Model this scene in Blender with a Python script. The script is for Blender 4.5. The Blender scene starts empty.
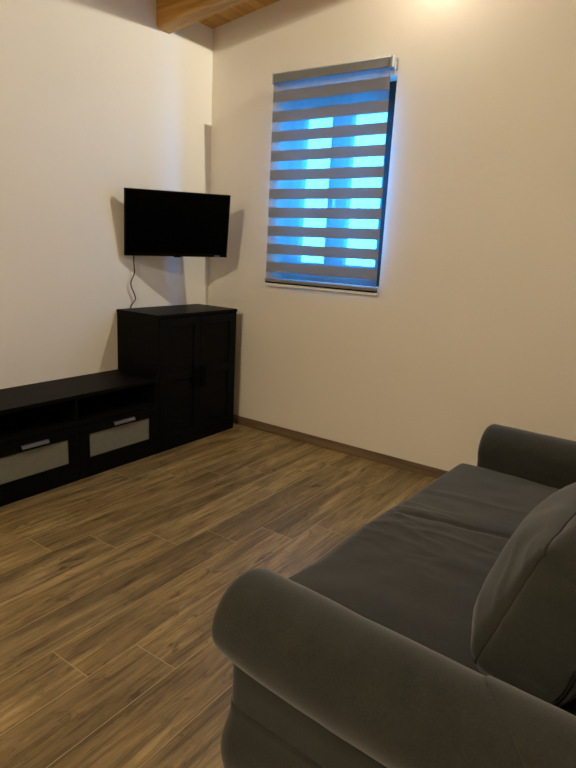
import bpy, bmesh, math, random
from mathutils import Vector, Matrix, noise

C = bpy.context.scene.collection
SC = bpy.context.scene
random.seed(7)


# ------------------------------------------------------------------ helpers
def obj(name, bm, mats, parent=None, smooth=False, bevel=0.0, seg=2):
    me = bpy.data.meshes.new(name)
    bmesh.ops.recalc_face_normals(bm, faces=bm.faces)
    bm.to_mesh(me)
    bm.free()
    o = bpy.data.objects.new(name, me)
    C.objects.link(o)
    for m in (mats if isinstance(mats, (list, tuple)) else [mats]):
        me.materials.append(m)
    if smooth:
        for p in me.polygons:
            p.use_smooth = True
    if parent is not None:
        o.parent = parent
    if bevel:
        b = o.modifiers.new('bevel', 'BEVEL')
        b.width = bevel
        b.segments = seg
        b.limit_method = 'ANGLE'
        b.angle_limit = math.radians(40)
    return o


def thing(name, label, cat, loc=(0, 0, 0), rotz=0.0):
    o = bpy.data.objects.new(name, None)
    C.objects.link(o)
    o.empty_display_size = 0.1
    o.location = loc
    o.rotation_euler = (0, 0, rotz)
    o['label'] = label
    o['category'] = cat
    return o


def structure(o):
    o['kind'] = 'structure'
    return o


def add_box(bm, x0, x1, y0, y1, z0, z1, mi=0):
    vs = [bm.verts.new((x, y, z)) for z in (z0, z1) for y in (y0, y1) for x in (x0, x1)]
    fs = []
    for q in ((0, 2, 3, 1), (4, 5, 7, 6), (0, 1, 5, 4), (2, 6, 7, 3), (0, 4, 6, 2), (1, 3, 7, 5)):
        f = bm.faces.new([vs[i] for i in q])
        f.material_index = mi
        fs.append(f)
    return vs


def box(*a):
    bm = bmesh.new()
    add_box(bm, *a)
    return bm


def add_tube(bm, pts, r, n=10, caps=True, closed=False):
    pts = [Vector(p) for p in pts]
    rings = []
    N = len(pts)
    prev = None
    for i, p in enumerate(pts):
        if closed:
            t = pts[(i + 1) % N] - pts[i - 1]
        else:
            t = pts[min(i + 1, N - 1)] - pts[max(i - 1, 0)]
        t.normalize()
        ref = prev if prev is not None else (Vector((0, 0, 1)) if abs(t.z) < .9 else Vector((1, 0, 0)))
        a = ref - t * ref.dot(t)
        if a.length < 1e-6:
            a = t.orthogonal()
        a.normalize()
        prev = a
        b = t.cross(a)
        rings.append([bm.verts.new(p + (a * math.cos(2 * math.pi * k / n) + b * math.sin(2 * math.pi * k / n)) * r) for k in range(n)])
    R = N if closed else N - 1
    for i in range(R):
        A, B = rings[i], rings[(i + 1) % N]
        for k in range(n):
            bm.faces.new((A[k], A[(k + 1) % n], B[(k + 1) % n], B[k]))
    if caps and not closed:
        bm.faces.new(rings[0][::-1])
        bm.faces.new(rings[-1])


def smooth_path(pts, k=8):
    pts = [Vector(p) for p in pts]
    out = []
    for i in range(len(pts) - 1):
        p0 = pts[max(i - 1, 0)]
        p1, p2 = pts[i], pts[i + 1]
        p3 = pts[min(i + 2, len(pts) - 1)]
        for j in range(k):
            t = j / k
            out.append(0.5 * ((2 * p1) + (p2 - p0) * t + (2 * p0 - 5 * p1 + 4 * p2 - p3) * t * t + (3 * p1 - p0 - 3 * p2 + p3) * t ** 3))
    out.append(pts[-1])
    return out


def cushion_map(H, r, bulge, fn=None, pw=2.0):
    """maps a point of a plain block's surface to the soft, rounded and puffed cushion."""
    def f(q):
        q = Vector(q)
        inn = Vector([max(-(H[a] - r), min(H[a] - r, q[a])) for a in range(3)])
        d = q - inn
        p = inn + d.normalized() * r if d.length > 1e-9 else q.copy()
        u = [q[a] / H[a] for a in range(3)]
        for a in range(3):
            b, c = (a + 1) % 3, (a + 2) % 3
            p[a] += bulge[a] * u[a] * (1 - abs(u[b]) ** pw) * (1 - abs(u[c]) ** pw)
        return fn(p, u) if fn else p
    return f


def cushion_bm(hx, hy, hz, r, bulge, n=(26, 30, 14), fn=None, pw=2.0):
    bm = bmesh.new()
    cache = {}
    H = (hx, hy, hz)
    cm_ = cushion_map(H, r, bulge, fn, pw)
    # closer together towards the rounded edges
    ax = [[H[a] * math.sin(math.pi / 2 * (2 * i / n[a] - 1)) for i in range(n[a] + 1)] for a in range(3)]

    def vert(i, j, k):
        key = (i, j, k)
        if key not in cache:
            cache[key] = bm.verts.new(cm_((ax[0][i], ax[1][j], ax[2][k])))
        return cache[key]
    for a in range(3):
        b, c = (a + 1) % 3, (a + 2) % 3
        for side in (0, n[a]):
            for i in range(n[b]):
                for j in range(n[c]):
                    ids = []
                    for (di, dj) in ((0, 0), (1, 0), (1, 1), (0, 1)):
                        t = [0, 0, 0]
                        t[a] = side
                        t[b] = i + di
                        t[c] = j + dj
                        ids.append(vert(*t))
                    bm.faces.new(ids)
    return bm


# ------------------------------------------------------------------ materials
def new_mat(name):
    m = bpy.data.materials.new(name)
    m.use_nodes = True
    nt = m.node_tree
    b = nt.nodes['Principled BSDF']
    return m, nt, b


def N(nt, t, **kw):
    n = nt.nodes.new(t)
    for k, v in kw.items():
        setattr(n, k, v)
    return n


def ramp(nt, stops):
    r = nt.nodes.new('ShaderNodeValToRGB')
    e = r.color_ramp.elements
    while len(e) < len(stops):
        e.new(0.5)
    for el, (p, c) in zip(e, stops):
        el.position = p
        el.color = (*c, 1)
    return r


def plain(name, col, rough=.5, metal=0.0, spec=.5):
    m, nt, b = new_mat(name)
    b.inputs['Base Color'].default_value = (*col, 1)
    b.inputs['Roughness'].default_value = rough
    b.inputs['Metallic'].default_value = metal
    b.inputs['Specular IOR Level'].default_value = spec
    return m


def coord(nt, scale=(1, 1, 1), loc=(0, 0, 0), src='Object'):
    tc = N(nt, 'ShaderNodeTexCoord')
    mp = N(nt, 'ShaderNodeMapping')
    mp.inputs['Scale'].default_value = scale
    mp.inputs['Location'].default_value = loc
    nt.links.new(tc.outputs[src], mp.inputs['Vector'])
    return mp.outputs['Vector']


def bump(nt, b, height, strength, dist):
    bp = N(nt, 'ShaderNodeBump')
    bp.inputs['Strength'].default_value = strength
    bp.inputs['Distance'].default_value = dist
    nt.links.new(height, bp.inputs['Height'])
    nt.links.new(bp.outputs['Normal'], b.inputs['Normal'])
    return bp


def noise_tex(nt, vec, scale, detail=4, rough=.5, dist=0):
    n = N(nt, 'ShaderNodeTexNoise')
    n.inputs['Scale'].default_value = scale
    n.inputs['Detail'].default_value = detail
    n.inputs['Roughness'].default_value = rough
    n.inputs['Distortion'].default_value = dist
    nt.links.new(vec, n.inputs['Vector'])
    return n


def wall_mat():
    m, nt, b = new_mat('wall_plaster')
    v = coord(nt)
    n1 = noise_tex(nt, v, 1.6, 3)
    r = ramp(nt, [(.3, WALL0), (.7, WALL1)])
    nt.links.new(n1.outputs['Fac'], r.inputs['Fac'])
    nt.links.new(r.outputs['Color'], b.inputs['Base Color'])
    b.inputs['Roughness'].default_value = .9
    b.inputs['Specular IOR Level'].default_value = .15
    n2 = noise_tex(nt, v, 9, 5, .6)
    bump(nt, b, n2.outputs['Fac'], .22, .012)
    return m


WALL0, WALL1 = (.765, .715, .640), (.79, .74, .665)


def floor_mat():
    m, nt, b = new_mat('wood_look_tile')
    at = N(nt, 'ShaderNodeAttribute', attribute_name='plank')
    sep = N(nt, 'ShaderNodeSeparateColor')
    nt.links.new(at.outputs['Color'], sep.inputs['Color'])
    tc = N(nt, 'ShaderNodeTexCoord')
    # every plank reads another place of the same wood
    off = N(nt, 'ShaderNodeVectorMath', operation='SCALE')
    nt.links.new(at.outputs['Vector'], off.inputs[0])
    off.inputs['Scale'].default_value = 37.0
    add = N(nt, 'ShaderNodeVectorMath', operation='ADD')
    nt.links.new(tc.outputs['Object'], add.inputs[0])
    nt.links.new(off.outputs['Vector'], add.inputs[1])

    def mapped(sc):
        mp = N(nt, 'ShaderNodeMapping')
        mp.inputs['Scale'].default_value = sc
        nt.links.new(add.outputs['Vector'], mp.inputs['Vector'])
        return mp.outputs['Vector']
    nA = noise_tex(nt, mapped((9.0, 1.0, 1)), 1.5, 8, .72, .7)
    nB = noise_tex(nt, mapped((85, 3.4, 1)), 1.0, 8, .72, .5)
    nC = noise_tex(nt, mapped((13, 4.5, 1)), 1.3, 8, .78, 1.2)
    rA = ramp(nt, [(.30, (.105, .073, .036)), (.44, (.190, .137, .070)), (.55, (.285, .210, .112)), (.70, (.43, .330, .19))])
    nt.links.new(nA.outputs['Fac'], rA.inputs['Fac'])
    rB = ramp(nt, [(.38, (.42, .37, .32)), (.52, (1, 1, 1)), (.66, (1.22, 1.2, 1.16))])
    nt.links.new(nB.outputs['Fac'], rB.inputs['Fac'])
    mx = N(nt, 'ShaderNodeMix', data_type='RGBA', blend_type='MULTIPLY')
    mx.inputs['Factor'].default_value = .75
    nt.links.new(rA.outputs['Color'], mx.inputs['A'])
    nt.links.new(rB.outputs['Color'], mx.inputs['B'])
    rC = ramp(nt, [(.36, (.22, .18, .14)), (.45, (1, 1, 1))])
    nt.links.new(nC.outputs['Fac'], rC.inputs['Fac'])
    mc = N(nt, 'ShaderNodeMix', data_type='RGBA', blend_type='MULTIPLY')
    mc.inputs['Factor'].default_value = .72
    nt.links.new(mx.outputs['Result'], mc.inputs['A'])
    nt.links.new(rC.outputs['Color'], mc.inputs['B'])
    # tone of each plank
    mr = N(nt, 'ShaderNodeMapRange')
    mr.inputs['To Min'].default_value = .72
    mr.inputs['To Max'].default_value = 1.10
    nt.links.new(sep.outputs['Red'], mr.inputs['Value'])
    hs = N(nt, 'ShaderNodeHueSaturation')
    nt.links.new(mr.outputs['Result'], hs.inputs['Value'])
    hs.inputs['Saturation'].default_value = 1.2
    nt.links.new(mc.outputs['Result'], hs.inputs['Color'])
    nt.links.new(hs.outputs['Color'], b.inputs['Base Color'])
    rr = ramp(nt, [(.3, (.36, .36, .36)), (.7, (.50, .50, .50))])
    nt.links.new(nB.outputs['Fac'], rr.inputs['Fac'])
    nt.links.new(rr.outputs['Color'], b.inputs['Roughness'])
    bump(nt, b, nB.outputs['Fac'], .18, .002)
    return m


def wood_mat(name, c0, c1, c2, axis='x', rough=.55, sc=1.0):
    m, nt, b = new_mat(name)
    s = {'x': (1.0, 16, 16), 'y': (16, 1.0, 16), 'z': (16, 16, 1.0)}[axis]
    v = coord(nt, tuple(k * sc for k in s))
    n1 = noise_tex(nt, v, 1.2, 6, .6, 1.2)
    r = ramp(nt, [(.3, c0), (.5, c1), (.72, c2)])
    nt.links.new(n1.outputs['Fac'], r.inputs['Fac'])
    kn = noise_tex(nt, coord(nt, (2.2, 4, 4)), 2.0, 2)
    rk = ramp(nt, [(.24, (.32, .22, .16)), (.33, (1, 1, 1))])
    nt.links.new(kn.outputs['Fac'], rk.inputs['Fac'])
    mx = N(nt, 'ShaderNodeMix', data_type='RGBA', blend_type='MULTIPLY')
    mx.inputs['Factor'].default_value = .8
    nt.links.new(r.outputs['Color'], mx.inputs['A'])
    nt.links.new(rk.outputs['Color'], mx.inputs['B'])
    nt.links.new(mx.outputs['Result'], b.inputs['Base Color'])
    b.inputs['Roughness'].default_value = rough
    bump(nt, b, n1.outputs['Fac'], .15, .004)
    return m


def black_wood(name='black_brown_foil'):
    m, nt, b = new_mat(name)
    v = coord(nt, (30, 2, 30))
    n1 = noise_tex(nt, v, 2.0, 5, .6)
    r = ramp(nt, [(.3, (.0022, .0021, .0018)), (.7, (.0045, .0042, .0035))])
    nt.links.new(n1.outputs['Fac'], r.inputs['Fac'])
    nt.links.new(r.outputs['Color'], b.inputs['Base Color'])
    b.inputs['Roughness'].default_value = .48
    b.inputs['Specular IOR Level'].default_value = .06
    bump(nt, b, n1.outputs['Fac'], .06, .001)
    return m


def fabric(name, c0, c1):
    m, nt, b = new_mat(name)
    v = coord(nt)
    n1 = noise_tex(nt, v, 190, 3, .65)
    n2 = noise_tex(nt, v, 14, 5, .65)
    n3 = noise_tex(nt, coord(nt, (60, 700, 400)), 1.0, 3, .6)
    r = ramp(nt, [(.3, c0), (.7, c1)])
    mixf = N(nt, 'ShaderNodeMath', operation='MULTIPLY_ADD')
    mixf.inputs[1].default_value = .5
    nt.links.new(n1.outputs['Fac'], mixf.inputs[0])
    h = N(nt, 'ShaderNodeMath', operation='MULTIPLY')
    h.inputs[1].default_value = .5
    nt.links.new(n2.outputs['Fac'], h.inputs[0])
    nt.links.new(h.outputs[0], mixf.inputs[2])
    nt.links.new(mixf.outputs[0], r.inputs['Fac'])
    nt.links.new(r.outputs['Color'], b.inputs['Base Color'])
    b.inputs['Roughness'].default_value = .92
    b.inputs['Specular IOR Level'].default_value = .15
    b.inputs['Sheen Weight'].default_value = .22
    b.inputs['Sheen Roughness'].default_value = .5
    ad = N(nt, 'ShaderNodeMath', operation='ADD')
    nt.links.new(n1.outputs['Fac'], ad.inputs[0])
    nt.links.new(n3.outputs['Fac'], ad.inputs[1])
    bump(nt, b, ad.outputs[0], .3, .0015)
    return m


def glass_mat():
    m, nt, b = new_mat('window_glass')
    out = nt.nodes['Material Output']
    tr = N(nt, 'ShaderNodeBsdfTransparent')
    gl = N(nt, 'ShaderNodeBsdfGlossy')
    gl.inputs['Roughness'].default_value = .02
    mx = N(nt, 'ShaderNodeMixShader')
    mx.inputs['Fac'].default_value = .07
    nt.links.new(tr.outputs[0], mx.inputs[1])
    nt.links.new(gl.outputs[0], mx.inputs[2])
    nt.links.new(mx.outputs[0], out.inputs['Surface'])
    return m


def sheer_mat():
    m, nt, b = new_mat('sheer_band')
    out = nt.nodes['Material Output']
    tr = N(nt, 'ShaderNodeBsdfTransparent')
    tl = N(nt, 'ShaderNodeBsdfTranslucent')
    tl.inputs['Color'].default_value = (.27, .27, .27, 1)
    df = N(nt, 'ShaderNodeBsdfDiffuse')
    df.inputs['Color'].default_value = (.5, .5, .5, 1)
    m1 = N(nt, 'ShaderNodeMixShader')
    m1.inputs['Fac'].default_value = .15
    nt.links.new(tl.outputs[0], m1.inputs[1])
    nt.links.new(df.outputs[0], m1.inputs[2])
    # open mesh: the weave varies a little, as the double layer does
    wv = N(nt, 'ShaderNodeTexWave', wave_type='BANDS', bands_direction='X')
    wv.inputs['Scale'].default_value = 5
    wv.inputs['Distortion'].default_value = 4
    wv.inputs['Detail'].default_value = 1
    nt.links.new(coord(nt, (1, 1, 1.6)), wv.inputs['Vector'])
    mr = N(nt, 'ShaderNodeMapRange')
    mr.inputs['To Min'].default_value = .525
    mr.inputs['To Max'].default_value = .56
    nt.links.new(wv.outputs['Fac'], mr.inputs['Value'])
    m2 = N(nt, 'ShaderNodeMixShader')
    nt.links.new(mr.outputs['Result'], m2.inputs['Fac'])
    nt.links.new(tr.outputs[0], m2.inputs[1])
    nt.links.new(m1.outputs[0], m2.inputs[2])
    nt.links.new(m2.outputs[0], out.inputs['Surface'])
    return m


def band_mat():
    # grey room side; unseen back made white to bounce daylight onto the wall
    m, nt, b = new_mat('opaque_band')
    out = nt.nodes['Material Output']
    df = N(nt, 'ShaderNodeBsdfDiffuse')
    ge = N(nt, 'ShaderNodeNewGeometry')
    mc = N(nt, 'ShaderNodeMix', data_type='RGBA')
    mc.inputs['A'].default_value = (.25, .258, .28, 1)
    mc.inputs['B'].default_value = (.75, .75, .75, 1)
    nt.links.new(ge.outputs['Backfacing'], mc.inputs['Factor'])
    nt.links.new(mc.outputs['Result'], df.inputs['Color'])
    tl = N(nt, 'ShaderNodeBsdfTranslucent')
    tl.inputs['Color'].default_value = (.30, .29, .28, 1)
    mx = N(nt, 'ShaderNodeMixShader')
    mx.inputs['Fac'].default_value = .05
    nt.links.new(df.outputs[0], mx.inputs[1])
    nt.links.new(tl.outputs[0], mx.inputs[2])
    nt.links.new(mx.outputs[0], out.inputs['Surface'])
    return m


def frosted_mat():
    m, nt, b = new_mat('frosted_glass')
    n1 = noise_tex(nt, coord(nt), 30, 3)
    r = ramp(nt, [(.3, (.150, .150, .122)), (.7, (.172, .172, .140))])
    nt.links.new(n1.outputs['Fac'], r.inputs['Fac'])
    nt.links.new(r.outputs['Color'], b.inputs['Base Color'])
    b.inputs['Roughness'].default_value = .32
    b.inputs['Specular IOR Level'].default_value = .5
    return m


M_wall = wall_mat()
M_floor = floor_mat()
M_grout = plain('tile_grout', (.42, .33, .19), .8)
M_beam = wood_mat('pine_beam', (.30, .140, .028), (.47, .25, .055), (.60, .35, .09), 'x', .55)
M_plank = wood_mat('pine_planks', (.36, .175, .036), (.50, .27, .062), (.60, .35, .09), 'y', .6)
M_black = black_wood()
M_inner = plain('dark_inside', (.004, .0035, .003), .7, 0, .05)
M_frost = frosted_mat()
M_steel = plain('brushed_steel', (.15, .15, .165), .42, 1.0)
M_handle = plain('dark_handle', (.0012, .0012, .0012), .6, .0, .04)
M_screen = plain('screen', (.0006, .0006, .0006), .2, 0, .04)
M_plastic = plain('black_plastic', (.002, .002, .002), .4, 0, .06)
M_logo = plain('pale_print', (.45, .45, .45), .5)
M_cable = plain('cable_rubber', (.035, .025, .02), .5)
M_sofa = fabric('charcoal_cotton', (.0185, .0190, .0158), (.0365, .0372, .0312))
M_pipe = plain('charcoal_piping', (.030, .028, .025), .9, 0, .1)
M_frame = wood_mat('dark_window_wood', (.006, .0035, .002), (.009, .005, .003), (.012, .007, .004), 'z', .5)
M_glass = glass_mat()
M_sheer = sheer_mat()
M_band = band_mat()
M_rail = plain('grey_rail', (.20, .20, .21), .5)
M_railfab = plain('grey_rail_cloth', (.20, .205, .22), .8, 0, .1)
M_cap = plain('pale_cap', (.24, .24, .25), .5)
M_whiteplastic = plain('white_plastic', (.75, .74, .72), .4)
M_base = wood_mat('baseboard_tile', (.10, .064, .036), (.17, .112, .064), (.225, .155, .092), 'x', .5)
M_base_y = wood_mat('baseboard_tile_side', (.10, .064, .036), (.17, .112, .064), (.225, .155, .092), 'y', .5)

# ------------------------------------------------------------------ the room
RX, RY = 4.7, -5.3             # far sides of the room, behind the camera
SL, Z0 = .136, 2.955           # sloping board ceiling: z = Z0 + SL * x
PL = 2.818                     # plane of the lamps' lower rims at x = 0
OX0, OX1, OZ0, OZ1 = .655, 1.517, 1.195, 2.475   # window opening
TH = .34


def zc(x):
    return Z0 + SL * x


# floor: one mesh of separate 20 x 120 planks with thin grout between
bm = bmesh.new()
lay = bm.loops.layers.float_color.new('plank')
PW, PLN, X00 = .1975, 1.205, 1.5965
g = .0015
vs = [bm.verts.new((x, y, -.0012)) for x, y in ((-.0, .0), (RX, .0), (RX, RY), (-.0, RY))]
f = bm.faces.new(vs)
f.material_index = 1
k0 = -9
for k in range(k0, 17):
    x0 = X00 + k * PW
    x1 = x0 + PW
    if x1 <= 0 or x0 >= RX:
        continue
    s = -2.495 + .205 * k
    j = math.floor((0 - s) / PLN)
    y = s + j * PLN
    while y > RY - PLN:
        a, b_ = max(x0, 0) + g, min(x1, RX) - g
        c, d = max(y, RY) + g, min(y + PLN, 0) - g
        if d > c and b_ > a:
            f = bm.faces.new([bm.verts.new(p) for p in ((a, c, 0), (b_, c, 0), (b_, d, 0), (a, d, 0))])
            col = (random.random(), random.random(), random.random(), 1)
            for l in f.loops:
                l[lay] = col
        y -= PLN
add_box(bm, 0, RX, RY, 0, -.12, -.002, 1)
floor = structure(obj('floor', bm, [M_floor, M_grout]))

# left wall, in the plane x = 0
bm = bmesh.new()
add_box(bm, -.25, 0, RY - .25, TH, -.12, 3.3)
structure(obj('wall_left', bm, M_wall))

# wall with the window, in the plane y = 0
bm = bmesh.new()
xs = [0, OX0, OX1, RX]
zs = [-.12, OZ0, OZ1, 3.75]
V = {}
for yi, y in enumerate((0, TH)):
    for i, x in enumerate(xs):
        for k, z in enumerate(zs):
            V[yi, i, k] = bm.verts.new((x, y, z))
for i in range(3):
    for k in range(3):
        if i == 1 and k == 1:
            continue
        bm.faces.new([V[0, i, k], V[0, i + 1, k], V[0, i + 1, k + 1], V[0, i, k + 1]])
        bm.faces.new([V[1, i, k], V[1, i, k + 1], V[1, i + 1, k + 1], V[1, i + 1, k]])
for (a, b_) in (((1, 1), (2, 1)), ((2, 1), (2, 2)), ((2, 2), (1, 2)), ((1, 2), (1, 1))):
    bm.faces.new([V[0, a[0], a[1]], V[0, b_[0], b_[1]], V[1, b_[0], b_[1]], V[1, a[0], a[1]]])
for k in range(3):
    bm.faces.new([V[0, 0, k], V[0, 0, k + 1], V[1, 0, k + 1], V[1, 0, k]])
    bm.faces.new([V[0, 3, k], V[1, 3, k], V[1, 3, k + 1], V[0, 3, k + 1]])
for i in range(3):
    bm.faces.new([V[0, i, 0], V[1, i, 0], V[1, i + 1, 0], V[0, i + 1, 0]])
    bm.faces.new([V[0, i, 3], V[0, i + 1, 3], V[1, i + 1, 3], V[1, i, 3]])
structure(obj('wall_back', bm, M_wall))

structure(obj('wall_right', box(RX, RX + .25, RY - .25, TH, -.12, 3.9), M_wall))
structure(obj('wall_front', box(0, RX, RY - .25, RY, -.12, 3.9), M_wall))

# sloping ceiling of boards, thin grooves between them
bm = bmesh.new()
w = .14
y = 0.0
while y > RY:
    y1 = max(y - w, RY)
    c = .002
    vs = []
    for (yy, dz) in ((y - c, .004), (y - c - .004, 0), (y1 + c + .004, 0), (y1 + c, .004)):
        vs.append((bm.verts.new((0, yy, zc(0) + dz)), bm.verts.new((RX, yy, zc(RX) + dz))))
    for a, b_ in zip(vs, vs[1:]):
        bm.faces.new((a[0], a[1], b_[1], b_[0]))
    y -= w
vt = [bm.verts.new((x, yy, zc(x) + dz)) for dz in (.004, .12) for (x, yy) in ((0, 0), (RX, 0), (RX, RY), (0, RY))]
for q in ((0, 1, 2, 3), (7, 6, 5, 4), (0, 4, 5, 1), (1, 5, 6, 2), (2, 6, 7, 3), (3, 7, 4, 0)):
    bm.faces.new([vt[i] for i in q])
structure(obj('ceiling', bm, M_plank))

# round-edged pine beam below the ceiling boards, running up with the slope
bm = bmesh.new()
BY0, BY1, BZ = -.553, -.432, 2.792
prof = []
r0, r1 = .026, .006
for t in range(9):
    a = math.pi + t / 8 * math.pi / 2
    prof.append((BY0 + r0 + r0 * math.cos(a), BZ + r0 + r0 * math.sin(a)))
for t in range(5):
    a = 1.5 * math.pi + t / 4 * math.pi / 2
    prof.append((BY1 - r1 + r1 * math.cos(a), BZ + r1 + r1 * math.sin(a)))
prof += [(BY1, Z0 + .003), (BY0, Z0 + .003)]
n = 24
rings = []
for i in range(n + 1):
    x = RX * i / n
    rings.append([bm.verts.new((x, py, pz + SL * x)) for py, pz in prof])
for A, B in zip(rings, rings[1:]):
    for k in range(len(prof)):
        bm.faces.new((A[k], A[(k + 1) % len(prof)], B[(k + 1) % len(prof)], B[k]))
bm.faces.new(rings[0])
bm.faces.new(rings[-1][::-1])
beam = structure(obj('ceiling_beam', bm, M_beam))

# baseboards of the same tile
structure(obj('baseboard_back', box(0, RX, -.010, 0, 0, .068), M_base, bevel=.002))
structure(obj('baseboard_left', box(0, .010, RY, -.010, 0, .068), M_base_y, bevel=.002))

# ------------------------------------------------------------------ window
win = bpy.data.objects.new('window_1', None)
C.objects.link(win)
win.location = (0, 0, 0)
structure(win)
WY0, WY1 = .100, .160
mid = 1.098


def frame(bm, x0, x1, z0, z1, w, wb, wt, y0, y1, wl=None):
    wl = wl or w
    add_box(bm, x0, x0 + wl, y0, y1, z0, z1)
    add_box(bm, x1 - w, x1, y0, y1, z0, z1)
    add_box(bm, x0 + wl, x1 - w, y0, y1, z0, z0 + wb)
    add_box(bm, x0 + wl, x1 - w, y0, y1, z1 - wt, z1)


bm = bmesh.new()
frame(bm, OX0, OX1, OZ0, OZ1, .014, .075, .075, WY0, WY1, .065)
obj('window_frame', bm, M_frame, win, bevel=.003)
for (a, b_) in ((OX0 + .065, mid), (mid, OX1 - .014)):
    bm = bmesh.new()
    frame(bm, a, b_, OZ0 + .075, OZ1 - .075, .075, .055, .095, WY0 - .015, WY1 - .01)
    s = obj('window_sash', bm, M_frame, win, bevel=.003)
    obj('window_pane', box(a + .073, b_ - .073, .125, .131, OZ0 + .128, OZ1 - .168), M_glass, s)
bm = bmesh.new()
add_box(bm, mid - .012, mid + .012, .072, .086, 1.76, 1.83)
add_box(bm, mid - .009, mid + .009, .045, .059, 1.70, 1.82)
add_box(bm, mid - .008, mid + .008, .058, .073, 1.785, 1.803)
obj('window_handle', bm, M_whiteplastic, win, bevel=.002)

# ------------------------------------------------------------------ day-night roller blind
bl = thing('roller_blind', 'grey striped day and night roller blind hung over the window', 'window blind', (0, 0, 0))
TX0, TX1 = .630, 1.520
bm = bmesh.new()
# cassette: flat front, rounded upper back
prof = [(-.018, 2.502), (-.085, 2.502), (-.087, 2.506), (-.087, 2.556), (-.083, 2.563), (-.075, 2.566), (-.018, 2.566)]
va = [bm.verts.new((TX0 + .004, py, pz)) for py, pz in prof]
vb = [bm.verts.new((TX1 - .014, py, pz)) for py, pz in prof]
bm.faces.new(va)
bm.faces.new(vb[::-1])
for k in range(len(prof)):
    bm.faces.new((va[k], va[(k + 1) % len(prof)], vb[(k + 1) % len(prof)], vb[k]))
obj('headrail', bm, M_railfab, bl)
bm = bmesh.new()
add_box(bm, TX0, TX0 + .006, -.090, -.010, 2.498, 2.569)
obj('end_cap', bm, M_rail, bl, bevel=.004)
bm = bmesh.new()
add_box(bm, TX1 - .016, TX1 + .004, -.090, -.010, 2.498, 2.566)
obj('end_cap', bm, M_cap, bl, bevel=.005)['label'] = 'pale plastic end cap'
for xx in (.73, 1.46):
    bm = bmesh.new()
    add_box(bm, xx - .014, xx + .014, -.050, 0.0, 2.566, 2.572)
    add_box(bm, xx - .004, xx + .004, -.046, -.036, 2.5715, 2.578)
    obj('mounting_bracket', bm, M_rail, bl)

# fabric: opaque and sheer bands, leaning back slightly to the wall at the bottom
TOPZ, BOTZ = 2.502, 1.193


def fab(z):
    t = (TOPZ - z) / (TOPZ - BOTZ)
    y = -.079 + .030 * t
    x0 = .637 - .022 * t
    x1 = 1.508 + .014 * t
    return x0, x1, y


bands = []
top, per, hgt = 2.4515, .1262, .070
for i in range(10):
    bands.append((top - i * per, top - i * per - hgt))
edges = [TOPZ]
kinds = []
for a, b_ in bands:
    edges += [a, b_]
    kinds += [1, 0]
edges.append(BOTZ)
kinds.append(1)
bm = bmesh.new()
nx = 12
for (za, zb), kd in zip(zip(edges, edges[1:]), kinds):
    for i in range(nx):
        q = []
        for (t, z) in ((i / nx, za), ((i + 1) / nx, za), ((i + 1) / nx, zb), (i / nx, zb)):
            x0, x1, y = fab(z)
            q.append(bm.verts.new((x0 + (x1 - x0) * t, y, z)))
        ff = bm.faces.new(q)
        ff.material_index = kd
bmesh.ops.remove_doubles(bm, verts=bm.verts, dist=1e-5)
obj('fabric', bm, [M_band, M_sheer], bl)
x0, x1, yb = fab(BOTZ)
bm = bmesh.new()
add_box(bm, x0 - .004, x1 + .002, yb - .006, yb + .014, 1.172, 1.194)
obj('bottom_rail', bm, M_rail, bl, bevel=.003)
bm = bmesh.new()
add_box(bm, x0 - .002, x1 - .001, yb - .004, yb + .020, 1.163, 1.1725)
obj('rail_gap', bm, M_handle, bl).name = 'rail_groove'
bm = bmesh.new()
add_box(bm, x0 + .006, x1 + .002, yb - .002, yb + .034, 1.143, 1.1625)
obj('fabric_loop', bm, M_whiteplastic, bl, bevel=.004)['label'] = 'white lower hem roll'
# bead chain beside the fabric
bm = bmesh.new()
add_tube(bm, [(TX1 + .006, -.055, 2.535), (TX1 + .006, -.055, 2.46)], .0022, 8)
for i in range(9):
    bmesh.ops.create_icosphere(bm, subdivisions=1, radius=.0042, matrix=Matrix.Translation((TX1 + .006, -.055, 2.53 - i * .009)))
obj('bead_chain', bm, M_whiteplastic, bl, smooth=True)

# ------------------------------------------------------------------ cupboard
FX = .409                       # common front plane
CY0, CY1 = -.915, -.119
cab = thing('cabinet', 'tall black two-door cabinet standing in the room corner under the television', 'cabinet', (FX / 2, (CY0 + CY1) / 2, 0))
CL = cab.location


def rel(root, x0, x1, y0, y1, z0, z1):
    L = root.location
    return (x0 - L.x, x1 - L.x, y0 - L.y, y1 - L.y, z0 - L.z, z1 - L.z)


XB = .001                       # furniture backs
bm = bmesh.new()
add_box(bm, *rel(cab, XB, FX - .003, CY0, CY0 + .0165, 0, .93))
add_box(bm, *rel(cab, XB, FX - .003, CY1 - .0165, CY1, 0, .93))
add_box(bm, *rel(cab, XB, XB + .005, CY0 + .018, CY1 - .018, .05, .93))
add_box(bm, *rel(cab, XB + .005, FX - .024, CY0 + .018, CY1 - .018, .05, .068))
add_box(bm, *rel(cab, FX - .020, FX - .003, CY0 + .0165, CY1 - .0165, 0.0, .049))
obj('body', bm, M_black, cab, bevel=.0015)
obj('top_panel', box(*rel(cab, XB, FX + .002, CY0 - .003, CY1 + .003, .928, .950)), M_black, cab, bevel=.0015)
obj('shelf', box(*rel(cab, XB + .005, FX - .03, CY0 + .018, CY1 - .018, .48, .498)), M_inner, cab)
cm = -.517


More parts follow.
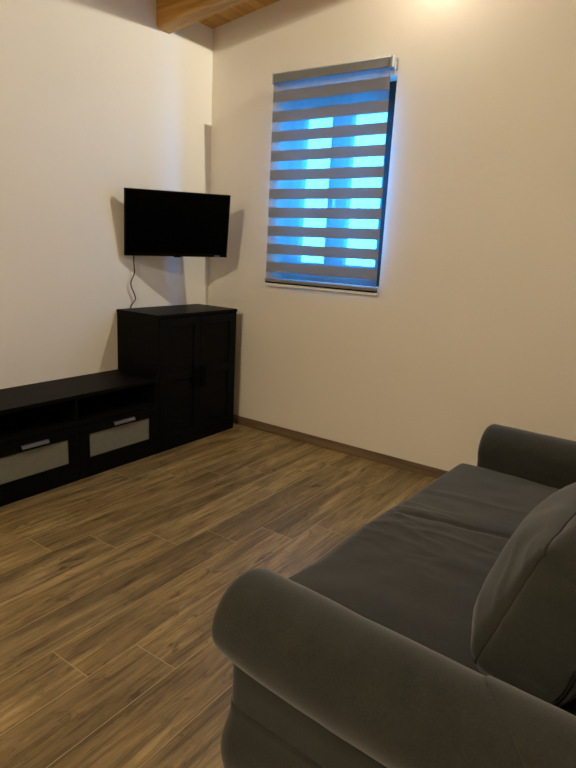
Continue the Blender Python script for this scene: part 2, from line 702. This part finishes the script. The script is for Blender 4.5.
def door(y0, y1, hy):
    z0, z1 = .052, .922
    st = .058
    bm = bmesh.new()
    xa, xb = FX - .020, FX - .001
    add_box(bm, *rel(cab, xa, xb, y0, y0 + st, z0, z1))
    add_box(bm, *rel(cab, xa, xb, y1 - st, y1, z0, z1))
    add_box(bm, *rel(cab, xa, xb, y0 + st, y1 - st, z1 - st, z1))
    add_box(bm, *rel(cab, xa, xb, y0 + st, y1 - st, z0, z0 + st))
    add_box(bm, *rel(cab, xa, xb, y0 + st, y1 - st, .49, .548))
    d = obj('door', bm, M_black, cab, bevel=.0012)
    bm = bmesh.new()
    add_box(bm, *rel(cab, xa + .004, xb - .010, y0 + st - .004, y1 - st + .004, z0 + st - .004, .494))
    add_box(bm, *rel(cab, xa + .004, xb - .010, y0 + st - .004, y1 - st + .004, .544, z1 - st + .004))
    obj('door_panel', bm, M_black, d)
    bm = bmesh.new()
    add_box(bm, *rel(cab, xb + .012, xb + .017, hy - .026, hy + .026, .412, .567))
    for zz in (.445, .537):
        add_box(bm, *rel(cab, xb - .001, xb + .013, hy - .006, hy + .006, zz - .006, zz + .006))
    obj('handle', bm, M_handle, d, bevel=.002)


door(CY0 + .019, cm - .0015, -.559)
door(cm + .0015, CY1 - .019, -.483)

# ------------------------------------------------------------------ TV bench
BY1_, BY0_ = -.917, -2.124
BH = .528
bench = thing('television_bench', 'low long black television bench with two frosted glass drawers along the wall', 'television bench', (FX / 2, (BY0_ + BY1_) / 2, 0))
bmid = -1.527
bm = bmesh.new()
for (a, b_) in ((BY0_, BY0_ + .022), (BY1_ - .022, BY1_)):
    add_box(bm, *rel(bench, XB, FX - .004, a, b_, 0, BH - .022))
add_box(bm, *rel(bench, XB, FX - .02, bmid - .010, bmid + .010, .0, BH - .022))
add_box(bm, *rel(bench, XB, XB + .005, BY0_ + .022, BY1_ - .022, .04, BH - .022))
add_box(bm, *rel(bench, XB + .005, FX - .024, BY0_ + .022, BY1_ - .022, .028, .044))
obj('body', bm, M_black, bench, bevel=.0015)
obj('top_panel', box(*rel(bench, XB, FX, BY0_, BY1_, BH - .022, BH)), M_black, bench, bevel=.0015)
obj('shelf', box(*rel(bench, XB + .005, FX - .004, BY0_ + .022, BY1_ - .022, .340, .362)), M_black, bench, bevel=.0015)


def drawer(y0, y1, gy0, gy1, hy):
    z0, z1 = .004, .336
    gz0, gz1 = .125, .273
    xa, xb = FX - .022, FX
    bm = bmesh.new()
    add_box(bm, *rel(bench, xa, xb, y0, gy0, z0, z1))
    add_box(bm, *rel(bench, xa, xb, gy1, y1, z0, z1))
    add_box(bm, *rel(bench, xa, xb, gy0, gy1, z0, gz0))
    add_box(bm, *rel(bench, xa, xb, gy0, gy1, gz1, z1))
    d = obj('drawer', bm, M_black, bench, bevel=.0012)
    obj('glass_panel', box(*rel(bench, xa + .006, xb - .007, gy0 - .004, gy1 + .004, gz0 - .004, gz1 + .004)), M_frost, d)['label'] = 'pale frosted glass panel'
    bm = bmesh.new()
    # thin metal strip pull, tipped slightly upward
    x0, x1, a, b_, za, zb = rel(bench, FX, FX + .018, hy - .080, hy + .080, .292, .312)
    pr = [(x0 - .001, zb - .004), (x0 - .001, zb), (x0 + .012, zb), (x0 + .020, za + .002), (x0 + .018, za), (x0 + .0095, zb - .004)]
    va = [bm.verts.new((px, a, pz)) for px, pz in pr]
    vb = [bm.verts.new((px, b_, pz)) for px, pz in pr]
    bm.faces.new(va)
    bm.faces.new(vb[::-1])
    for k in range(len(pr)):
        bm.faces.new((va[k], va[(k + 1) % len(pr)], vb[(k + 1) % len(pr)], vb[k]))
    obj('handle', bm, M_steel, d)['label'] = 'silver metal handle'


drawer(bmid + .002, BY1_ - .003, -1.457, -.988, -1.204)
drawer(BY0_ + .003, bmid - .002, -2.066, -1.600, -1.813)

# ------------------------------------------------------------------ television
TW, THt = .734, .4345
yaw, tilt, roll = -.483, .161, .022
nrm = Vector((math.cos(yaw) * math.cos(tilt), math.sin(yaw) * math.cos(tilt), -math.sin(tilt)))
rgt = Vector((-math.sin(yaw), math.cos(yaw), 0))
upv = nrm.cross(rgt)
rgt, upv = rgt * math.cos(roll) + upv * math.sin(roll), upv * math.cos(roll) - rgt * math.sin(roll)
tv = thing('television', 'black flat-screen television mounted on the wall in the corner above the tall cabinet', 'television', (.239, -.567, 1.535))
Rm = Matrix((rgt, upv, nrm)).transposed()     # columns: right, up, out of the screen


def tvpart(name, bm, m, parent=tv, **kw):
    for v in bm.verts:
        v.co = Rm @ v.co
    return obj(name, bm, m, parent, **kw)


bm = bmesh.new()
bz = .011
add_box(bm, -TW / 2, TW / 2, -THt / 2, -THt / 2 + .020, -.030, .0)
add_box(bm, -TW / 2, TW / 2, THt / 2 - bz, THt / 2, -.030, .0)
add_box(bm, -TW / 2, -TW / 2 + bz, -THt / 2 + .02, THt / 2 - bz, -.030, .0)
add_box(bm, TW / 2 - bz, TW / 2, -THt / 2 + .02, THt / 2 - bz, -.030, .0)
tvpart('bezel', bm, M_plastic, bevel=.002)
tvpart('screen', box(-TW / 2 + bz - .002, TW / 2 - bz + .002, -THt / 2 + .018, THt / 2 - bz + .002, -.028, -.003), M_screen)
bm = bmesh.new()
vs = []
for (w_, h0, h1, d) in ((TW / 2 - .004, -THt / 2 + .004, THt / 2 - .004, -.030), (TW / 2 - .07, -THt / 2 + .05, THt / 2 - .10, -.062)):
    vs.append([bm.verts.new(p) for p in ((-w_, h0, d), (w_, h0, d), (w_, h1, d), (-w_, h1, d))])
for k in range(4):
    bm.faces.new((vs[0][k], vs[0][(k + 1) % 4], vs[1][(k + 1) % 4], vs[1][k]))
bm.faces.new(vs[1])
bm.faces.new(vs[0][::-1])
tvpart('back_cover', bm, M_plastic, bevel=.004)
tvpart('sensor', box(-.026, .026, -THt / 2 - .007, -THt / 2 + .001, -.016, .0), M_plastic, bevel=.002)
bm = bmesh.new()
for i, w_ in enumerate((.006, .005, .007, .005)):
    x0 = TW / 2 - .098 + i * .012
    add_box(bm, x0, x0 + w_ + .003, -THt / 2 + .0065, -THt / 2 + .0105, -.0002, .0006)
tvpart('nameplate', bm, M_logo)['label'] = 'tiny pale print on the bezel'
# bracket: plate on the set, two-link arm to a plate on the left wall
bm = bmesh.new()
tl = tv.location
e0 = Vector((0, 0, 0)) - nrm * .062
wallp = Vector((.030, -.50, 1.535)) - tl
elbow = Vector((.125, -.43, 1.535)) - tl
for v in add_box(bm, -.06, .06, -.06, .06, -.070, -.060):
    v.co = Rm @ v.co
add_tube(bm, [e0, elbow], .014, 10)
add_tube(bm, [elbow, wallp], .014, 10)
add_tube(bm, [elbow - Vector((0, 0, .025)), elbow + Vector((0, 0, .025))], .018, 12)
add_box(bm, .002 - tl.x, .032 - tl.x, -.53 - tl.y, -.47 - tl.y, 1.44 - tl.z, 1.63 - tl.z)
obj('wall_bracket', bm, M_plastic, tv)
# power lead, hanging wavily from the back of the set down to the cabinet top
lead = [(.026, -.790, 1.352), (.034, -.7904, 1.3125), (.033, -.7916, 1.2826), (.031, -.7862, 1.2426), (.028, -.7805, 1.2022), (.026, -.7924, 1.168),
        (.024, -.8087, 1.1338), (.024, -.8048, 1.0995), (.024, -.7876, 1.0646), (.022, -.7687, 1.022), (.02, -.7761, 1.0012), (.018, -.797, .9775), (.016, -.8088, .9535)]
bm = bmesh.new()
add_tube(bm, [Vector(p) - tl for p in smooth_path(lead, 6)], .0042, 8)
obj('power_lead', bm, M_cable, tv, smooth=True)['label'] = 'thin dark power lead'

# ------------------------------------------------------------------ sofa
TH3 = math.radians(-3)
sofa = thing('sofa', 'dark grey fabric sofa with rolled arms and plump loose back cushions', 'sofa', (2.45, -1.67, 0), TH3)


def nz(p, s, seed=0.0):
    return noise.noise(Vector((p[0] * s + seed, p[1] * s + seed * 1.7, p[2] * s - seed)))


AY, AZ, AR = .853, .555, .114      # roll axis


def arm_outline(side, grow=0.0):
    """closed outline (y, z) of an arm, 'out' is positive; side flips it."""
    r = AR + grow
    pts = []
    yo, yi = AY + .036 + grow, AY - .098 - grow
    # outer panel, bottom to roll underside
    for z in (.012, .10, .2, .3, .38, .43):
        pts.append((yo, z))
    a0 = math.radians(-78)
    a1 = math.radians(205)
    for i in range(30):
        a = a0 + (a1 - a0) * i / 29
        pts.append((AY + r * math.cos(a), AZ + r * math.sin(a)))
    for z in (.46, .40, .3, .2, .1, .012):
        pts.append((yi, z))
    return [(side * y, z) for y, z in pts]


def offset_outline(pts, d, side):
    n = len(pts)
    out = []
    cx = sum(p[0] for p in pts) / n
    for i in range(n):
        a, b_ = Vector(pts[max(i - 1, 0)]), Vector(pts[min(i + 1, n - 1)])
        t = (b_ - a)
        t = Vector((t.x, t.y))
        t.normalize()
        nn = Vector((t.y, -t.x)) * side
        p = Vector(pts[i]) - nn * d
        out.append((p.x, max(p.y, .012)))
    return out


def arm_bm(side, x0, x1, grow=0.0, bev=.03, seam=None, nx=44):
    bm = bmesh.new()
    base = arm_outline(side, grow)
    st = []
    for i in range(7):
        a = i / 6 * math.pi / 2
        st.append((x0 + bev * (1 - math.sin(a)), bev * (1 - math.cos(a))))
    st = [(x0 + bev * (1 - math.cos(i / 6 * math.pi / 2)), bev * (1 - math.sin(i / 6 * math.pi / 2))) for i in range(7)]
    for i in range(1, nx + 1):
        st.append((x0 + bev + (x1 - x0 - bev) * i / nx, 0))
    rings = []
    m = len(base)
    for x, d in st:
        ol = offset_outline(base, d, side) if d > 1e-6 else base
        rg = []
        for k, (y, z) in enumerate(ol):
            p = Vector((x, y, z))
            w = nz(p, 5.5, 3 + side) * .004 + nz(p, 15, 9) * .0012
            rad = Vector((0, y - side * AY, z - AZ))
            if rad.length > 1e-6:
                p += rad.normalized() * w
            lowr = max(0.0, min(1.0, (AZ + .02 - z) / .10)) if z > .44 else 0.0
            if y * side > AY + .02:
                p.z += .030 * lowr * math.exp(-max(0, x - .047) / .075)
            if seam:
                p.x += seam(k / (m - 1)) * max(0.0, 1 - (x - x0) / (x1 - x0))
            rg.append(bm.verts.new(p))
        rings.append(rg)
    for A, B in zip(rings, rings[1:]):
        for k in range(m):
            bm.faces.new((A[k], A[(k + 1) % m], B[(k + 1) % m], B[k]))
    # puffed front, closed towards the middle line
    y_mid = sum(p[0] for p in base) / m
    prev = rings[0]
    for s in (.6, .25):
        nr = []
        for v in rings[0]:
            z = v.co.z
            cy = side * AY if z > AZ - .09 else side * (AY - .038)
            cz = AZ if z > AZ - .03 else z
            nr.append(bm.verts.new((v.co.x - .004, cy + (v.co.y - cy) * s, cz + (z - cz) * s)))
        for k in range(m):
            bm.faces.new((prev[(k + 1) % m], prev[k], nr[k], nr[(k + 1) % m]))
        prev = nr
    bm.faces.new(prev)
    bm.faces.new(rings[-1][::-1])
    return bm


for side in (-1, 1):
    a = obj('armrest', arm_bm(side, .041, .905, bev=.032, nx=52), M_sofa, sofa, smooth=True)
    # the cover of the back wraps over the rear of the arm, its seam sweeps backwards on the outer side
    obj('armrest_rear', arm_bm(side, .612,   .92, .0045, .004, lambda t: .23 * max(0, min(1, (.60 - t) / .3)), 10), M_sofa, a, smooth=True)

# base under the seat and the back frame
bm = cushion_bm(.375, .765, .15, .02, (0, 0, 0), (12, 20, 6))
for v in bm.verts:
    v.co += Vector((.42, 0, .185))
obj('seat_base', bm, M_sofa, sofa, smooth=True)


def backfn(p, u):
    z = p.z + .40
    lean = .20 * max(0, z - .35)
    q = Vector((p.x + lean, p.y, p.z))
    return q


bm = cushion_bm(.095, .80, .40, .07, (.01, 0, .012), (14, 40, 24), backfn)
for v in bm.verts:
    v.co += Vector((.84, 0, .435))
obj('backrest', bm, M_sofa, sofa, smooth=True)

# skirt all round: slightly flared cloth
bm = bmesh.new()
X0s, X1s, Ys, RC = .0395, .925, .8905, .036
pts = []
segs = [((X0s, -Ys + RC), (X0s, Ys - RC), (-1, 0)), ((X0s + RC, Ys), (X1s - RC, Ys), (0, 1)), ((X1s, Ys - RC), (X1s, -Ys + RC), (1, 0)), ((X1s - RC, -Ys), (X0s + RC, -Ys), (0, -1))]
for i, (a, b_, nn) in enumerate(segs):
    a, b_, nn = Vector(a), Vector(b_), Vector(nn)
    L = (b_ - a).length
    k = int(L / .03)
    for j_ in range(k):
        t = j_ / k
        pts.append((a.lerp(b_, t), nn, min(t * L, (1 - t) * L)))
    n2 = Vector(segs[(i + 1) % 4][2])
    cc = b_ - nn * RC
    for j_ in range(8):
        w = (nn * math.cos(j_ / 8 * math.pi / 2) + n2 * math.sin(j_ / 8 * math.pi / 2))
        pts.append((cc + w * RC, w, 0.0))
ZT = .325
zs_ = [.012 + (ZT - .012) * i / 14 for i in range(15)]
cols = []
for (p, ax, dc) in pts:
    col = []
    for z in zs_:
        t = 1 - (z - .012) / (ZT - .012)
        fl = .0012 + .017 * max(0.0, math.sin(min(1, t * 1.22) * math.pi * .93)) ** 2.2 * (.75 + .6 * math.exp(-dc / .06))
        wv = .004 * t * noise.noise(Vector((p.x * 9, p.y * 9, 1.3)))
        q = p + ax * (fl + wv)
        col.append((bm.verts.new((q.x, q.y, z)), bm.verts.new((q.x - ax.x * .003, q.y - ax.y * .003, z))))
    cols.append(col)
n = len(cols)
for i in range(n):
    A, B = cols[i], cols[(i + 1) % n]
    for k in range(len(zs_) - 1):
        bm.faces.new((A[k][0], B[k][0], B[k + 1][0], A[k + 1][0]))
        bm.faces.new((A[k][1], A[k + 1][1], B[k + 1][1], B[k][1]))
    bm.faces.new((A[0][0], A[0][1], B[0][1], B[0][0]))
    bm.faces.new((A[-1][0], B[-1][0], B[-1][1], A[-1][1]))
obj('skirt', bm, M_sofa, sofa, smooth=True)


# one long seat cushion with a crease in the middle, puckered near it
def seat_fn(p, u):
    q = p.copy()
    y, x = p.y, p.x + .365
    if u[2] > 0:
        w = u[2]
        cy = y - (.018 + .21 * x) - .006 * nz((x, 0, 0), 6, 2)
        inx = max(0.0, min(1.0, (x - .005) / .05))
        crease = -.0085 * math.exp(-(cy / .009) ** 2) * inx + .0022 * math.exp(-((cy - .045) / .04) ** 2) * inx
        near = math.exp(-((y + .03) / .20) ** 2)
        fr = math.exp(-((x - .08) / .16) ** 2)
        k = nz((x * .6, y * 2.2, 0), 9, 5)
        fold = (1 - abs(math.sin(y * 38 + x * 26 + 4.5 * k))) ** 3 * .0042 * near * fr
        fold += (1 - abs(nz((x * .5, y * 1.6, 0), 10, 31))) ** 5 * .004 * near
        # a long shallow drag line on the far seat
        fold += .004 * math.exp(-((y - .30 - .12 * x + .02 * k) / .025) ** 2) * math.exp(-((x - .15) / .2) ** 2)
        q.z += w * (crease + fold + nz((x, y, 0), 3.2, 11) * .010 + nz((x, y, 0), 10, 4) * .0025)
    q.x += nz((p.x, y, p.z), 4, 21) * .006
    return q


bm = cushion_bm(.395, .744, .080, .030, (.012, 0, .014), (56, 230, 12), seat_fn, 3)
for v in bm.verts:
    v.co += Vector((.365, 0, .412))
obj('seat_cushion', bm, M_sofa, sofa, smooth=True)


# two plump back cushions leaning on the back frame
def back_cushion(yc, hw, seed, cx, bx):
    H = (.084, hw, .176)
    L = math.radians(19.5)
    M = Matrix.Translation((cx, yc, .680)) @ Matrix.Rotation(L, 4, 'Y')

    def fn(p, u):
        q = p.copy()
        # cloth pulled tight at the corners
        q.z -= (.014 + .022 * (u[0] + 1)) * (u[1] ** 4) * max(0, u[2])
        q.x -= .020 * (1 - abs(u[1]) ** 8) * math.exp(-((u[2] + .9) / .6) ** 2) * max(0, -u[0])
        q.x += nz((p.x, p.y + yc, p.z), 5.5, seed) * .012 + nz((p.x, p.y + yc, p.z), 14, seed + 3) * .004
        # side panels: soft folds running in from the upper corner
        k = nz((p.x, p.y, p.z), 6, seed + 5)
        a = p.z - .55 * p.x
        f = (1 - abs(math.sin(a * 26 + 2.5 * k))) ** 4
        q.y += (abs(u[1]) ** 12) * math.copysign(1, u[1]) * (.010 * k + .009 * f * (1 - u[0] ** 2) * (1 - u[2] ** 2))
        # drag lines at the top near the ends
        s = (1 - abs(math.sin(p.x * 42 + p.y * 20 + 3 * k))) ** 3
        q.z += .008 * s * math.exp(-((abs(u[1]) - .78) / .28) ** 2) * max(0, u[2]) * (1 - u[0] ** 2)
        s2 = (1 - abs(math.sin(p.z * 34 + abs(p.y) * 22 + 3 * k))) ** 3
        q.x -= .006 * s2 * math.exp(-((abs(u[1]) - .75) / .25) ** 2) * (1 - u[2] ** 2)
        return q
    args = (.026, (bx, .018, .078))
    bm = cushion_bm(*H, *args, (22, 56, 40), fn, 2.8)
    for v in bm.verts:
        v.co = M @ v.co
    o = obj('back_cushion', bm, M_sofa, sofa, smooth=True)
    # welted seams round the front and the rear of the side panels
    f = cushion_map(H, *args, fn, 2.8)
    bm = bmesh.new()
    hy, hz = H[1], H[2]
    for xs in (-H[0], H[0]):
        loop = []
        cs = [(-hy, -hz), (hy, -hz), (hy, hz), (-hy, hz)]
        for i in range(4):
            a, b_ = Vector(cs[i]), Vector(cs[(i + 1) % 4])
            k = int((b_ - a).length / .012)
            for j in range(k):
                q = a.lerp(b_, j / k)
                loop.append(M @ f((xs, q.x, q.y)))
        add_tube(bm, loop, .0036, 6, closed=True)
    obj('piping', bm, M_pipe, o, smooth=True)


back_cushion(-.325, .318, 2.0, .670, .080)
back_cushion(.350, .325, 6.0, .715, .07)

# ------------------------------------------------------------------ light
def lamp(name, loc, energy, col, rad, wall_dim=None):
    L = bpy.data.lights.new(name, 'SPOT')
    L.energy = energy
    L.color = col
    L.shadow_soft_size = rad
    L.spot_size = math.radians(179.5)
    L.spot_blend = .002
    o = bpy.data.objects.new(name, L)
    C.objects.link(o)
    o.location = loc
    d = Vector((SL, 0, -1)).normalized()
    o.rotation_euler = Matrix((Vector((0, 1, 0)).cross(-d), (0, 1, 0), -d)).transposed().to_euler()
    if wall_dim:
        # added dimming towards the near wall (local +Y side) to tame its hot spot
        L.use_nodes = True
        nt = L.node_tree
        em = nt.nodes['Emission']
        tc = nt.nodes.new('ShaderNodeTexCoord')
        sp = nt.nodes.new('ShaderNodeSeparateXYZ')
        nt.links.new(tc.outputs['Normal'], sp.inputs[0])
        def math_(op, a, b_):
            n = nt.nodes.new('ShaderNodeMath')
            n.operation = op
            for k, v in enumerate((a, b_)):
                if isinstance(v, (int, float)):
                    n.inputs[k].default_value = v
                else:
                    nt.links.new(v, n.inputs[k])
            return n.outputs[0]
        y = math_('DIVIDE', math_('MAXIMUM', sp.outputs['Y'], .001), .06)
        nt.links.new(math_('MINIMUM', math_('POWER', y, -wall_dim), 1.0), em.inputs['Strength'])
    return o


lamp('ceiling_spot', (1.763, -.113, PL + SL * 1.763), 84, (1.0, .945, .76), .010, 1.3)
lamp('ceiling_spot', (1.89, -4.76, PL + SL * 1.89), 168, (1.0, .885, .635), .015)

# daylight through the window
W = bpy.data.worlds.new('daylight')
SC.world = W
W.use_nodes = True
bg = W.node_tree.nodes['Background']
bg.inputs['Color'].default_value = (.025, .33, 1.0, 1)
bg.inputs['Strength'].default_value = 32
P = bpy.data.lights.new('window_portal', 'AREA')
P.shape = 'RECTANGLE'
P.size, P.size_y = OX1 - OX0, OZ1 - OZ0
P.cycles.is_portal = True
po = bpy.data.objects.new('window_portal', P)
C.objects.link(po)
po.location = ((OX0 + OX1) / 2, TH + .01, (OZ0 + OZ1) / 2)
po.rotation_euler = Vector((0, -1, 0)).to_track_quat('-Z', 'Z').to_euler()

# ------------------------------------------------------------------ camera
cam = bpy.data.cameras.new('camera')
co = bpy.data.objects.new('camera', cam)
C.objects.link(co)
cam.sensor_fit = 'HORIZONTAL'
cam.sensor_width = 36
cam.lens = 571.9 / 576 * 36
cam.clip_start = .02
yw, pt, rl = 0.598233, 0.231618, 0.053349
fwd = Vector((-math.sin(yw) * math.cos(pt), math.cos(yw) * math.cos(pt), -math.sin(pt)))
rt = Vector((math.cos(yw), math.sin(yw), 0))
up = rt.cross(fwd)
r2 = rt * math.cos(rl) + up * math.sin(rl)
u2 = -rt * math.sin(rl) + up * math.cos(rl)
m3 = Matrix((r2, u2, -fwd)).transposed()
co.matrix_world = Matrix.Translation((3.2074, -3.4845, 1.4129)) @ m3.to_4x4()
SC.camera = co

SC.view_settings.view_transform = 'Standard'
SC.view_settings.look = 'None'
SC.view_settings.exposure = 0.0
SC.view_settings.gamma = 1.0
SC.view_settings.use_curve_mapping = False
SC.cycles.max_bounces = 12
SC.cycles.diffuse_bounces = 6
SC.cycles.transparent_max_bounces = 16
SC.cycles.sample_clamp_indirect = 8
